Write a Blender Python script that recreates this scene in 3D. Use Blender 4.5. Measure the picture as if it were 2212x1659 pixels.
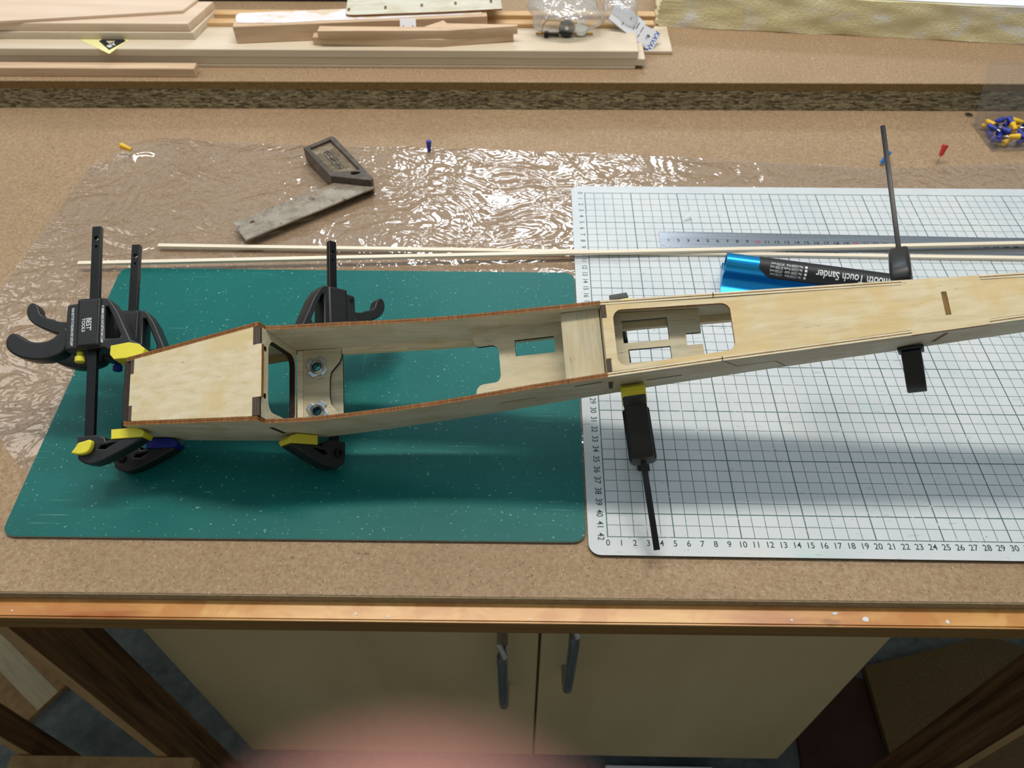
import bpy, bmesh, math, random
from mathutils import Vector, Matrix
random.seed(7)
for o in list(bpy.data.objects): bpy.data.objects.remove(o, do_unlink=True)
sc = bpy.context.scene
col = sc.collection
R = math.radians

# ------------------------------------------------------------------ camera
CAM = Vector((-0.06403, -0.28923, 0.52809))
RIGHT = Vector((0.99982, 0.01824, -0.00451)); DOWN = Vector((0.01114, -0.76850, -0.63976)); FWD = Vector((-0.01514, 0.63959, -0.76856))
cd = bpy.data.cameras.new('camera'); cam = bpy.data.objects.new('camera', cd); col.objects.link(cam)
cd.sensor_width = 36; cd.lens = 27.578; cd.clip_start = 0.004; cd.clip_end = 50
cam.matrix_world = Matrix.Translation(CAM) @ Matrix((RIGHT, -DOWN, -FWD)).transposed().to_4x4()
cd.dof.use_dof = True; cd.dof.focus_distance = 0.62; cd.dof.aperture_fstop = 10.0
sc.camera = cam

# ------------------------------------------------------------------ light
w = bpy.data.worlds.new('room_light'); sc.world = w; w.use_nodes = True
w.node_tree.nodes['Background'].inputs[0].default_value = (0.76, 0.91, 1.0, 1); w.node_tree.nodes['Background'].inputs[1].default_value = 0.52

def tube_light(name, loc, sx, sy, energy, color, rot=(0, 0, 0)):
    l = bpy.data.lights.new(name, 'AREA'); l.shape = 'RECTANGLE'; l.size = sx; l.size_y = sy; l.energy = energy; l.color = color
    o = bpy.data.objects.new(name, l); o.location = loc; o.rotation_euler = rot; col.objects.link(o); return o
tube_light('ceiling_lamp_light_over_bench', (0.0, 0.52, 1.62), 1.5, 0.16, 21, (1.0, 0.93, 0.83))
tube_light('ceiling_lamp_light_beyond_bench', (-0.06, 2.50, 1.62), 1.0, 0.34, 19, (0.86, 0.93, 1.0), (R(-18), 0, 0))
tube_light('ceiling_lamp_light_beside_bench', (-2.2, 0.9, 1.72), 0.8, 1.9, 11, (1.0, 0.88, 0.76), (0, R(-22), 0))
sc.view_settings.view_transform = 'Standard'; sc.view_settings.look = 'None'; sc.view_settings.gamma = 1; sc.view_settings.use_curve_mapping = False
sc.view_settings.exposure = 0.0

# ------------------------------------------------------------------ materials
def hx(s):
    s = s.lstrip('#'); v = [int(s[i:i+2], 16)/255 for i in (0, 2, 4)]
    return tuple(c/12.92 if c <= .04045 else ((c+.055)/1.055)**2.4 for c in v) + (1,)
class N:
    """a small node-tree writer"""
    def __init__(s, name, rough=.6, metal=0.0, spec=.5):
        s.m = bpy.data.materials.new(name); s.m.use_nodes = True; s.t = s.m.node_tree
        s.b = s.t.nodes['Principled BSDF']; s.b.inputs['Roughness'].default_value = rough
        s.b.inputs['Metallic'].default_value = metal; s.b.inputs['Specular IOR Level'].default_value = spec
        s.co = s.t.nodes.new('ShaderNodeTexCoord').outputs['Object']
    def n(s, k, **kw):
        x = s.t.nodes.new(k)
        for a, v in kw.items(): setattr(x, a, v)
        return x
    def put(s, sock, v):
        if hasattr(v, 'is_linked') or isinstance(v, bpy.types.NodeSocket): s.t.links.new(v, sock)
        else: sock.default_value = v
    def scale(s, v):
        x = s.n('ShaderNodeMapping'); s.put(x.inputs[0], s.co); x.inputs['Scale'].default_value = v; return x.outputs[0]
    def noise(s, v, detail=4, rough=.55, dist=0.0):
        x = s.n('ShaderNodeTexNoise'); s.put(x.inputs['Vector'], s.scale(v)); x.inputs['Scale'].default_value = 1
        x.inputs['Detail'].default_value = detail; x.inputs['Roughness'].default_value = rough; x.inputs['Distortion'].default_value = dist
        return x.outputs[0]
    def voro(s, v, feature='F1', out=0, rnd=1.0):
        x = s.n('ShaderNodeTexVoronoi', feature=feature); s.put(x.inputs['Vector'], s.scale(v)); x.inputs['Scale'].default_value = 1
        x.inputs['Randomness'].default_value = rnd
        return x.outputs[out]
    def ramp(s, f, stops):
        x = s.n('ShaderNodeValToRGB'); s.put(x.inputs[0], f); e = x.color_ramp.elements
        while len(e) < len(stops): e.new(.5)
        for i, (p, c) in enumerate(stops):
            e[i].position = p; e[i].color = hx(c) if isinstance(c, str) else ((c, c, c, 1) if not isinstance(c, tuple) else c)
        return x.outputs[0]
    def mix(s, f, a, b, mode='MIX'):
        x = s.n('ShaderNodeMix', data_type='RGBA', blend_type=mode)
        s.put(x.inputs[0], f); s.put(x.inputs[6], hx(a) if isinstance(a, str) else a); s.put(x.inputs[7], hx(b) if isinstance(b, str) else b)
        return x.outputs[2]
    def math(s, op, a, b=0.0, c=0.0):
        x = s.n('ShaderNodeMath', operation=op); s.put(x.inputs[0], a); s.put(x.inputs[1], b); s.put(x.inputs[2], c); return x.outputs[0]
    def xyz(s):
        x = s.n('ShaderNodeSeparateXYZ'); s.put(x.inputs[0], s.co); return x.outputs
    def color(s, c): s.put(s.b.inputs['Base Color'], hx(c) if isinstance(c, str) else c); return s
    def rough(s, f): s.put(s.b.inputs['Roughness'], f); return s
    def bump(s, h, strength=.3, dist=.001):
        x = s.n('ShaderNodeBump'); x.inputs['Strength'].default_value = strength; x.inputs['Distance'].default_value = dist
        s.put(x.inputs['Height'], h); s.put(s.b.inputs['Normal'], x.outputs[0]); return s
def plain(name, c, rough=.5, metal=0.0, var=.12, sc_=60, spec=.5):
    a = N(name, rough, metal, spec); f = a.noise((sc_,)*3)
    c0 = hx(c); d = tuple(x*(1-var) for x in c0[:3])+(1,); l = tuple(min(1, x*(1+var)) for x in c0[:3])+(1,)
    return a.color(a.ramp(f, [(.3, d), (.7, l)])).m
def wood(name, dark, mid, light, along='x', s=(14, 300, 300), rough=.6, pores=None, contrast=1, blot=None):
    a = N(name, rough, spec=.35)
    v = {'x': s, 'y': (s[1], s[0], s[2]), 'z': (s[2], s[1], s[0])}[along]
    f = a.noise(v, 5, .6, .3)
    c = a.ramp(f, [(.5-.22/contrast, dark), (.5, mid), (.5+.22/contrast, light)])
    if pores:
        v2 = tuple(x*q for x, q in zip(v, (3.5, 1.6, 1.6) if along == 'x' else (1.6, 3.5, 1.6) if along == 'y' else (1.6, 1.6, 3.5)))
        p = a.ramp(a.noise(v2, 3, .6), [(.27, 1.0), (.33, 0.0)])
        c = a.mix(a.math('MULTIPLY', p, .55), c, pores)
    if blot:
        b = a.ramp(a.noise((28, 28, 28), 3, .55, .6), [(.46, 0.0), (.60, 1.0)])
        c = a.mix(a.math('MULTIPLY', b, blot[0]), c, blot[1])
    a.color(c); a.bump(f, .12, .0006); return a.m
MT = {}
def mdf(name, base, dark, light):
    a = N(name, .62, spec=.4)
    f = a.noise((330,)*3, 6, .72); c = a.ramp(f, [(.34, dark), (.5, base), (.66, light)])
    big = a.noise((9, 9, 9), 4, .6); c = a.mix(a.ramp(big, [(.35, .0), (.7, .35)]), c, dark)
    sp = a.ramp(a.noise((520, 520, 520), 2, .5), [(.30, 1.0), (.335, 0.0)])
    c = a.mix(a.math('MULTIPLY', sp, .75), c, '#5C4632')
    fl = a.ramp(a.noise((640, 410, 400), 2, .5), [(.675, 0.0), (.70, 1.0)])
    c = a.mix(a.math('MULTIPLY', fl, .6), c, '#E0CCA8')
    a.color(c); a.bump(f, .10, .0004); return a.m
MT['mdf'] = mdf('brown hardboard', '#A3886A', '#8F7456', '#B39A7C')
MT['mdf_edge'] = plain('hardboard cut edge', '#8C8068', .85, 0, .2, 300)
MT['mdf_edge_brown'] = plain('brown hardboard edge', '#7E663C', .85, 0, .2, 300)
a = N('chipboard edge', .8)
f = a.voro((150, 150, 620), 'F1', 1); g = a.n('ShaderNodeSeparateColor'); a.put(g.inputs[0], f)
c = a.ramp(g.outputs[0], [(.0, '#4E4632'), (.25, '#7A7058'), (.6, '#9A9074'), (1, '#BCB290')])
c = a.mix(a.ramp(a.noise((260, 260, 700), 5, .7), [(.36, .85), (.48, 0.0)]), c, '#3A3222')
MT['chip'] = a.color(c).bump(a.noise((200, 200, 600), 4), .5, .001).m
MT['pine'] = wood('varnished pine', '#A8602C', '#D69C58', '#E6B670', 'x', (5, 34, 34), .3, '#8A5426', 1.1, (.6, '#C07A3C'))
b = MT['pine'].node_tree.nodes['Principled BSDF']; b.inputs['Coat Weight'].default_value = .22; b.inputs['Coat Roughness'].default_value = .24
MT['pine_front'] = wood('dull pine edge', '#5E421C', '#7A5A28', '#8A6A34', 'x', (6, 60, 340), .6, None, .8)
MT['ply'] = wood('birch plywood', '#CDB98F', '#DCCBA4', '#E6D8B8', 'x', (16, 240, 240), .55, '#8E7B5A', .9, (.5, '#D8B878'))
MT['ply_side'] = wood('plywood side veneer', '#BCB8A6', '#D0CCBC', '#DAD7C8', 'x', (10, 160, 160), .6, '#7E745E', .9, (.35, '#B4A47E'))
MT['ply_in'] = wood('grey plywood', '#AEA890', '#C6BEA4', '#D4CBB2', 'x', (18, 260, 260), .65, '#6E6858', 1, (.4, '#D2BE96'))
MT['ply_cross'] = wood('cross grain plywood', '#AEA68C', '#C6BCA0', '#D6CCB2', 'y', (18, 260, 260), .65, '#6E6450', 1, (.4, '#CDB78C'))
MT['ply_cover'] = wood('sanded birch plywood', '#D4C49C', '#E2D3B2', '#EADDC2', 'x', (18, 230, 230), .5, '#A08C66', 1, (.75, '#DCC691'))
MT['burnt'] = plain('laser burnt edge', '#2A1D14', .7, 0, .5, 500)
MT['brown_edge'] = wood('browned plywood edge', '#5E3816', '#8A5A2A', '#B07C44', 'y', (30, 700, 700), .6)
MT['brown_core'] = wood('dark plywood core', '#4C2A12', '#6E4220', '#8A5A30', 'x', (30, 500, 500), .6)
MT['pale_edge'] = wood('pale plywood edge', '#CDBB98', '#E4D6B8', '#EEE2C8', 'x', (30, 300, 300), .6)
a = N('striped end grain', .7); x = a.xyz()
st = a.math('FRACT', a.math('MULTIPLY', x[0], 900))
MT['endgrain'] = a.color(a.ramp(st, [(.0, '#1E1512'), (.45, '#3A2A22'), (.55, '#8A7462'), (.75, '#5A463A'), (1, '#1E1512')])).m
MT['tab_brown'] = wood('brown end grain', '#5C4020', '#80602F', '#9A7A46', 'y', (60, 500, 500), .7)
MT['balsa'] = wood('balsa', '#DCCDB4', '#EADFCB', '#F2EADA', 'x', (8, 200, 200), .7)
MT['limewood'] = wood('pale lime wood', '#CDBCA4', '#DACBB4', '#E0D4C0', 'x', (5, 40, 40), .65)
MT['limewood_b'] = wood('pinkish lime wood', '#D8C0A8', '#E4CEB8', '#EAD8C6', 'x', (4, 34, 34), .65)
MT['beech'] = wood('beech', '#C0A284', '#D2B494', '#DCC2A4', 'x', (10, 150, 150), .6, '#7E5C40')
MT['orange_wood'] = wood('orange strip wood', '#BE9666', '#D2AC7C', '#DCBC92', 'x', (10, 150, 150), .6)
MT['teak'] = wood('dark grained oak', '#3A2614', '#6A4A2C', '#80603E', 'z', (4, 120, 120), .55, '#241608', 1.3)
MT['leg_edge'] = wood('pale wood and lit leg edge', '#8A6C46', '#A4845A', '#B49468', 'z', (5, 60, 60), .6)  # pale wood; on the legs it paints their lit front edge
MT['cabinet'] = wood('birch cabinet door', '#B0A07A', '#C0B08A', '#CABB96', 'z', (1.6, 7, 7), .5, None, .8)
a = N('bluish concrete', .8)
c = a.ramp(a.noise((30, 30, 30), 6, .7), [(.3, '#4E5A5E'), (.55, '#727C80'), (.75, '#8A9498')])
c = a.mix(a.ramp(a.noise((4, 4, 4), 3), [(.38, .6), (.5, 0.0)]), c, '#3A4246')
MT['concrete'] = a.color(c).bump(a.noise((60, 60, 60), 5), .6, .004).m
def matgreen():
    a = N('green cutting mat', .42, spec=.22)
    c = a.ramp(a.noise((12, 12, 12), 3), [(.3, '#0E625F'), (.7, '#156A66')])
    sp = a.ramp(a.noise((420, 420, 420), 2, .5), [(.695, 0.0), (.72, 1.0)]); c = a.mix(a.math('MULTIPLY', sp, .6), c, '#9FC4BC')
    scr = a.ramp(a.noise((10, 700, 10), 2, .5), [(.66, 0.0), (.70, 1.0)])
    gate = a.ramp(a.noise((22, 22, 22), 2), [(.52, 0.0), (.66, 1.0)])
    c = a.mix(a.math('MULTIPLY', a.math('MULTIPLY', scr, gate), .45), c, '#7FB0A8')
    scr2 = a.ramp(a.noise((260, 9, 10), 2, .5), [(.70, 0.0), (.73, 1.0)])
    c = a.mix(a.math('MULTIPLY', a.math('MULTIPLY', scr2, gate), .3), c, '#7FB0A8')
    return a.color(c).m
MT['green'] = matgreen()
def matwhite():
    a = N('white gridded mat', .42, spec=.3); x = a.xyz()
    def line(s, per, half):
        u = a.math('MULTIPLY', s, 1/per); u = a.math('SUBTRACT', u, a.math('ROUND', u)); u = a.math('ABSOLUTE', u)
        return a.math('LESS_THAN', u, half/per)
    thin = a.math('MAXIMUM', line(x[0], .01, .00026), line(x[1], .01, .00026))
    bold = a.math('MAXIMUM', line(a.math('ADD', x[0], 0.0), .05, .00048), line(a.math('SUBTRACT', x[1], .02), .05, .00048))
    edge = a.math('MAXIMUM', a.math('LESS_THAN', a.math('ABSOLUTE', x[1]), .0004), a.math('LESS_THAN', a.math('ABSOLUTE', a.math('SUBTRACT', x[1], .42)), .0004))
    g = a.math('MAXIMUM', a.math('MAXIMUM', thin, bold), edge)
    ins = a.math('MULTIPLY', a.math('GREATER_THAN', x[0], -.0005), a.math('LESS_THAN', x[0], .5605))
    ins = a.math('MULTIPLY', ins, a.math('MULTIPLY', a.math('GREATER_THAN', x[1], -.0005), a.math('LESS_THAN', x[1], .4205)))
    worn = a.ramp(a.noise((160, 160, 160), 3, .6), [(.28, .25), (.40, 1.0)])
    g = a.math('MULTIPLY', a.math('MULTIPLY', g, ins), worn)
    c = a.ramp(a.noise((14, 14, 14), 4), [(.3, '#C6CDD2'), (.6, '#D0D5D9'), (.8, '#D6D5D3')])
    stain = a.ramp(a.noise((10, 11, 10), 2), [(.66, 0.0), (.74, .35)]); c = a.mix(stain, c, '#9FD2C4')
    sm = a.ramp(a.noise((55, 300, 55), 3), [(.66, 0.0), (.72, .4)]); c = a.mix(sm, c, '#8E98A2')
    dk = a.ramp(a.noise((330, 330, 330), 2), [(.25, .8), (.28, 0.0)]); c = a.mix(dk, c, '#5A6066')
    c = a.mix(a.math('MULTIPLY', g, .88), c, '#1E5450')
    return a.color(c).m
MT['white'] = matwhite()
MT['white_core'] = plain('white mat core', '#E6EAEC', .5)
MT['black_core'] = plain('black mat core', '#15141A', .5)
MT['dark_green'] = plain('dark green mat underside', '#123C3A', .6)
MT['ink'] = plain('dark green ink', '#244A48', .6)
MT['black_ink'] = plain('black ink', '#14161A', .6)
MT['red_ink'] = plain('red ink', '#A02A34', .6)
MT['white_ink'] = plain('white ink', '#E4E8EC', .6)
MT['blue_ink'] = plain('blue ink', '#3A5CB4', .6)
MT['black_plastic'] = plain('black plastic', '#1B1C1F', .42, 0, .25, 120)
MT['black_steel'] = plain('blackened steel', '#17171A', .34, .35, .3, 90)
MT['yellow'] = plain('yellow plastic', '#E6DA3E', .45, 0, .06)
MT['blue'] = plain('dark blue plastic', '#0C2290', .45, 0, .1)
MT['red'] = plain('red plastic', '#C0302C', .4)
MT['pin_blue'] = plain('blue pin plastic', '#2C3A9C', .4); MT['pin_yellow'] = plain('yellow pin plastic', '#E8B828', .4); MT['pin_skyblue'] = plain('light blue pin plastic', '#2E78C8', .4)
MT['zinc'] = plain('zinc plated steel', '#B4BAC0', .25, 1, .15, 200)
MT['brushed'] = wood('brushed steel', '#8E9298', '#A6AAB0', '#B8BCC2', 'x', (10, 700, 700), .30); MT['brushed'].node_tree.nodes['Principled BSDF'].inputs['Metallic'].default_value = .9
a = N('rusty steel blade', .5, .45)
c = a.ramp(a.noise((60, 60, 60), 6, .7), [(.3, '#7A7064'), (.5, '#A09688'), (.75, '#B8AFA2')])
c = a.mix(a.ramp(a.noise((90, 90, 90), 6, .75), [(.57, 0.0), (.66, .9)]), c, '#4C3626')
c = a.mix(a.ramp(a.noise((34, 34, 34), 3, .6), [(.62, 0.0), (.72, .5)]), c, '#8A6A48')
MT['blade'] = a.color(c).m
MT['cast'] = plain('grey cast metal', '#5C544C', .42, .5, .3, 160)
MT['cast_floor'] = plain('bare cast metal recess', '#8A7C66', .5, .4, .3, 160)
MT['anodised'] = plain('blue anodised aluminium', '#1E92D2', .28, .75, .08, 20)
MT['label_black'] = plain('black label film', '#1C1D20', .5)
MT['chrome'] = plain('chromed steel', '#A4A8AE', .3, 1)
MT['brass'] = plain('brass wire', '#B09048', .35, .8); MT['rubber'] = plain('black rubber', '#22262C', .6)
MT['nylon'] = plain('white nylon', '#DDE0DA', .5); MT['card'] = plain('white card', '#E4E6EE', .6, 0, .03)
MT['bare_white'] = plain('white plastic', '#EDEBF2', .4, 0, .03); MT['yellow_paper'] = plain('pale yellow paper', '#EEE8A6', .7, 0, .04)
a = N('torn paper on wood', .8)
f = a.noise((26, 60, 26), 5, .6, .8)
MT['torn'] = a.color(a.ramp(f, [(.40, '#DCC6AC'), (.415, '#E4DAD8'), (.56, '#E8E0E2'), (.57, '#F0EEF6')])).m
a = N('yellowed foam', .9)
f = a.noise((14, 14, 22), 4, .6, .5)
c = a.ramp(f, [(.39, '#F0F0E8'), (.44, '#F0E8C2'), (.6, '#EAE0AE'), (.68, '#F0EAD2')])
MT['foam'] = a.color(c).bump(a.noise((260, 260, 260), 4, .7), .8, .002).m
MT['foam_white'] = plain('white foam skin', '#ECECF4', .8, 0, .03)
MT['chip_floor'] = mdf('particle board sheet', '#6E5A38', '#5A4828', '#80683E'); MT['redwood'] = plain('dark red plank', '#3E2018', .6, 0, .3, 20)
MT['skin'] = N('skin', .5).color('#B47E72').m; MT['skin'].node_tree.nodes['Principled BSDF'].inputs['Subsurface Weight'].default_value = .15
MT['skin'].node_tree.nodes['Principled BSDF'].inputs['Subsurface Radius'].default_value = (.004, .0015, .001)
MT['nail'] = plain('finger nail', '#DDAFA2', .3, 0, .04)
def clear(name, rough=.04, haze=.0, tint=(1, 1, 1, 1), bumps=None, strength=.5, dist=.002, gloss=1.0):
    m = bpy.data.materials.new(name); m.use_nodes = True; t = m.node_tree; t.nodes.clear()
    out = t.nodes.new('ShaderNodeOutputMaterial'); tr = t.nodes.new('ShaderNodeBsdfTransparent'); gl = t.nodes.new('ShaderNodeBsdfGlossy')
    tr.inputs[0].default_value = tint; gl.inputs['Roughness'].default_value = rough
    fr = t.nodes.new('ShaderNodeLayerWeight'); pw = t.nodes.new('ShaderNodeMath'); pw.operation = 'POWER'; pw.inputs[1].default_value = 5; t.links.new(fr.outputs['Facing'], pw.inputs[0])
    mu = t.nodes.new('ShaderNodeMath'); mu.operation = 'MULTIPLY_ADD'; mu.inputs[1].default_value = .9; mu.inputs[2].default_value = .045*gloss; t.links.new(pw.outputs[0], mu.inputs[0])
    mx = t.nodes.new('ShaderNodeMixShader'); t.links.new(mu.outputs[0], mx.inputs[0]); t.links.new(tr.outputs[0], mx.inputs[1]); t.links.new(gl.outputs[0], mx.inputs[2])
    last = mx.outputs[0]
    if haze:
        df = t.nodes.new('ShaderNodeBsdfDiffuse'); df.inputs[0].default_value = (.9, .92, .95, 1); m2 = t.nodes.new('ShaderNodeMixShader')
        m2.inputs[0].default_value = haze; t.links.new(last, m2.inputs[1]); t.links.new(df.outputs[0], m2.inputs[2]); last = m2.outputs[0]
    if bumps:
        co = t.nodes.new('ShaderNodeTexCoord'); hs = []
        for sx, det, kd, wgt in bumps:
            mp = t.nodes.new('ShaderNodeMapping'); mp.inputs['Scale'].default_value = sx; t.links.new(co.outputs['Object'], mp.inputs[0])
            nz = t.nodes.new('ShaderNodeTexNoise'); nz.inputs['Scale'].default_value = 1; nz.inputs['Detail'].default_value = det; nz.inputs['Distortion'].default_value = kd
            t.links.new(mp.outputs[0], nz.inputs['Vector'])
            rg = t.nodes.new('ShaderNodeMath'); rg.operation = 'SUBTRACT'; t.links.new(nz.outputs[0], rg.inputs[0]); rg.inputs[1].default_value = .5
            ab = t.nodes.new('ShaderNodeMath'); ab.operation = 'ABSOLUTE'; t.links.new(rg.outputs[0], ab.inputs[0])
            wm = t.nodes.new('ShaderNodeMath'); wm.operation = 'MULTIPLY'; wm.inputs[1].default_value = wgt; t.links.new(ab.outputs[0], wm.inputs[0]); hs.append(wm.outputs[0])
        h = hs[0]
        for q in hs[1:]:
            ad = t.nodes.new('ShaderNodeMath'); ad.operation = 'ADD'; t.links.new(h, ad.inputs[0]); t.links.new(q, ad.inputs[1]); h = ad.outputs[0]
        bp = t.nodes.new('ShaderNodeBump'); bp.inputs['Strength'].default_value = strength; bp.inputs['Distance'].default_value = dist
        t.links.new(h, bp.inputs['Height']); t.links.new(bp.outputs[0], gl.inputs['Normal']); t.links.new(bp.outputs[0], fr.inputs['Normal'])
    t.links.new(last, out.inputs[0]); return m
MT['film'] = clear('clear plastic film', .05, .015, (.985, .985, .985, 1), [((13, 17, 1), 3, 1.6, 1.0), ((45, 38, 1), 2, 1.0, .22)], .62, .013, 2.7)
MT['bag'] = clear('clear polythene bag', .12, .17, (.96, .97, .98, 1), [((40, 40, 40), 3, .8, 1.0)], .9, .010, 4.0)
MT['acrylic'] = clear('clear acrylic', .03, .02, (.95, .96, .97, 1))

# ------------------------------------------------------------------ mesh helpers
def link(name, me, mat=None, parent=None):
    o = bpy.data.objects.new(name, me); col.objects.link(o)
    if mat is not None and me is not None and not me.materials:
        for m in (mat if isinstance(mat, (list, tuple)) else [mat]): me.materials.append(MT[m] if isinstance(m, str) else m)
    if parent is not None: o.parent = parent
    return o
def tag(o, label, cat, group=None):
    o['label'] = label; o['category'] = cat
    if group: o['group'] = group
    return o
def thing(name, label, cat, loc=(0, 0, 0), rz=0.0, group=None, mw=None):
    o = bpy.data.objects.new(name, None); col.objects.link(o); o.empty_display_size = .01
    if mw is not None: o.matrix_world = mw
    else: o.location = loc; o.rotation_euler = (0, 0, rz)
    return tag(o, label, cat, group)
def bmesh_me(name, bm, smooth=None):
    bmesh.ops.recalc_face_normals(bm, faces=bm.faces)
    me = bpy.data.meshes.new(name); bm.to_mesh(me); bm.free()
    if smooth is not None:
        for p in me.polygons: p.use_smooth = True
        try: me.set_sharp_from_angle(angle=R(smooth))
        except Exception: pass
    return me
def box_me(name, a, b, bev=0.0, seg=1):
    bm = bmesh.new(); bmesh.ops.create_cube(bm, size=1)
    for v in bm.verts: v.co = Vector((a[i]+(b[i]-a[i])*(v.co[i]+.5) for i in range(3)))
    if bev: bmesh.ops.bevel(bm, geom=bm.edges[:], offset=bev, segments=seg, affect='EDGES')
    return bmesh_me(name, bm, 35 if bev else None)
def box(name, a, b, mat, parent=None, bev=0.0, seg=1):
    return link(name, box_me(name, a, b, bev, seg), mat, parent)
def curve_me(name, loops, thick, bev=0.0, res=2):
    """flat outline with holes, extruded about z=0"""
    cu = bpy.data.curves.new(name, 'CURVE'); cu.dimensions = '2D'; cu.fill_mode = 'BOTH'; cu.extrude = max(thick/2-bev, 1e-5)
    cu.bevel_depth = bev; cu.bevel_resolution = res if bev else 0; cu.offset = -bev
    for lp in loops:
        sp = cu.splines.new('POLY'); sp.points.add(len(lp)-1); sp.use_cyclic_u = True
        for p, q in zip(sp.points, lp): p.co = (q[0], q[1], 0, 1)
    t = bpy.data.objects.new('t', cu); col.objects.link(t)
    dg = bpy.context.evaluated_depsgraph_get(); me = bpy.data.meshes.new_from_object(t.evaluated_get(dg)); me.name = name
    bpy.data.objects.remove(t); bpy.data.curves.remove(cu); me.materials.clear(); return me
def prism(name, loops, z0, z1, mat, parent=None, bev=0.0, edge=None, mw=None, smooth=True):
    if not isinstance(loops[0][0], (list, tuple)): loops = [loops]
    me = curve_me(name, loops, z1-z0, bev); me.transform(Matrix.Translation((0, 0, (z0+z1)/2)))
    mats = [mat] + ([edge] if edge else [])
    for m in mats: me.materials.append(MT[m])
    if edge:
        for p in me.polygons: p.material_index = 1 if abs(p.normal.z) < .5 else 0
    if smooth:
        for p in me.polygons: p.use_smooth = True
        try: me.set_sharp_from_angle(angle=R(35))
        except Exception: pass
    if mw is not None: me.transform(mw)
    return link(name, me, None, parent)
def rrect(x0, y0, x1, y1, r, n=6):
    pts = []
    for cx, cy, a0 in ((x1-r, y1-r, 0), (x0+r, y1-r, 90), (x0+r, y0+r, 180), (x1-r, y0+r, 270)):
        for i in range(n+1):
            t = R(a0+90*i/n); pts.append((cx+r*math.cos(t), cy+r*math.sin(t)))
    return pts
def circ(cx, cy, r, n=20): return [(cx+r*math.cos(2*math.pi*i/n), cy+r*math.sin(2*math.pi*i/n)) for i in range(n)]
def smooth_poly(pts, it=2):
    for _ in range(it):
        q = []
        for i in range(len(pts)):
            a, b = pts[i], pts[(i+1) % len(pts)]
            q += [(a[0]*.75+b[0]*.25, a[1]*.75+b[1]*.25), (a[0]*.25+b[0]*.75, a[1]*.25+b[1]*.75)]
        pts = q
    return pts
def lathe_me(name, prof, n=20, axis='z', cap=True):
    bm = bmesh.new(); rings = []
    for r, z in prof: rings.append([bm.verts.new((r*math.cos(2*math.pi*i/n), r*math.sin(2*math.pi*i/n), z)) for i in range(n)])
    for a, b in zip(rings, rings[1:]):
        for i in range(n): bm.faces.new((a[i], a[(i+1) % n], b[(i+1) % n], b[i]))
    if cap: bm.faces.new(rings[0]); bm.faces.new(rings[-1])
    return bmesh_me(name, bm, 40)
def lathe(name, prof, mat, parent=None, n=20, mw=None):
    me = lathe_me(name, prof, n)
    if mw is not None: me.transform(mw)
    return link(name, me, mat, parent)
def tube_me(name, pts, r, n=10):
    pts = [Vector(p) for p in pts]; bm = bmesh.new(); rings = []
    rr = r if isinstance(r, (list, tuple)) else [r]*len(pts)
    up = Vector((.13, .31, .94))
    for i, p in enumerate(pts):
        t = (pts[min(i+1, len(pts)-1)]-pts[max(i-1, 0)]).normalized(); u = t.cross(up)
        if u.length < .05: u = t.cross(Vector((1, 0, 0)))
        u.normalize(); v = t.cross(u)
        rings.append([bm.verts.new(p+(u*math.cos(2*math.pi*k/n)+v*math.sin(2*math.pi*k/n))*rr[i]) for k in range(n)])
    for a, b in zip(rings, rings[1:]):
        for i in range(n): bm.faces.new((a[i], a[(i+1) % n], b[(i+1) % n], b[i]))
    bm.faces.new(rings[0]); bm.faces.new(rings[-1]); return bmesh_me(name, bm, 50)
def text_me(s, size, ax='CENTER', ay='CENTER', sx=1.0, bold=0.0):
    cu = bpy.data.curves.new('t', 'FONT'); cu.body = s; cu.size = size; cu.align_x = ax; cu.align_y = ay; cu.extrude = .00003; cu.offset = bold
    t = bpy.data.objects.new('t', cu); col.objects.link(t)
    dg = bpy.context.evaluated_depsgraph_get(); me = bpy.data.meshes.new_from_object(t.evaluated_get(dg))
    bpy.data.objects.remove(t); bpy.data.curves.remove(cu); me.materials.clear()
    if sx != 1: me.transform(Matrix.Diagonal((sx, 1, 1, 1)))
    return me
def join(name, mes, mat, parent=None):
    bm = bmesh.new()
    for me in mes: bm.from_mesh(me); bpy.data.meshes.remove(me)
    me = bpy.data.meshes.new(name); bm.to_mesh(me); bm.free(); return link(name, me, mat, parent)
def frame(o, x, y, z):
    m = Matrix((Vector(x), Vector(y), Vector(z))).transposed().to_4x4(); m.translation = Vector(o); return m
TR = Matrix.Translation; RZ = lambda a: Matrix.Rotation(a, 4, 'Z'); RX = lambda a: Matrix.Rotation(a, 4, 'X'); RY = lambda a: Matrix.Rotation(a, 4, 'Y')

# ------------------------------------------------------------------ the room and the bench
ROOM = .0045   # the bench is turned this much against the cutting mats
fl = box('floor', (-3, -1.25, -.87), (3, 3.65, -.82), 'concrete'); fl['kind'] = 'structure'
MT['wall'] = plain('painted wall', '#B9B4A6', .8, 0, .04, 6)
for nm, a_, b_ in (('wall_back', (-3, 3.6, -.82), (3, 3.65, 1.9)), ('wall_front', (-3, -1.25, -.82), (3, -1.2, 1.9)), ('wall_left', (-3.05, -1.2, -.82), (-3, 3.6, 1.9)), ('wall_right', (3, -1.2, -.82), (3.05, 3.6, 1.9))):
    box(nm, a_, b_, 'wall')['kind'] = 'structure'

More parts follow.
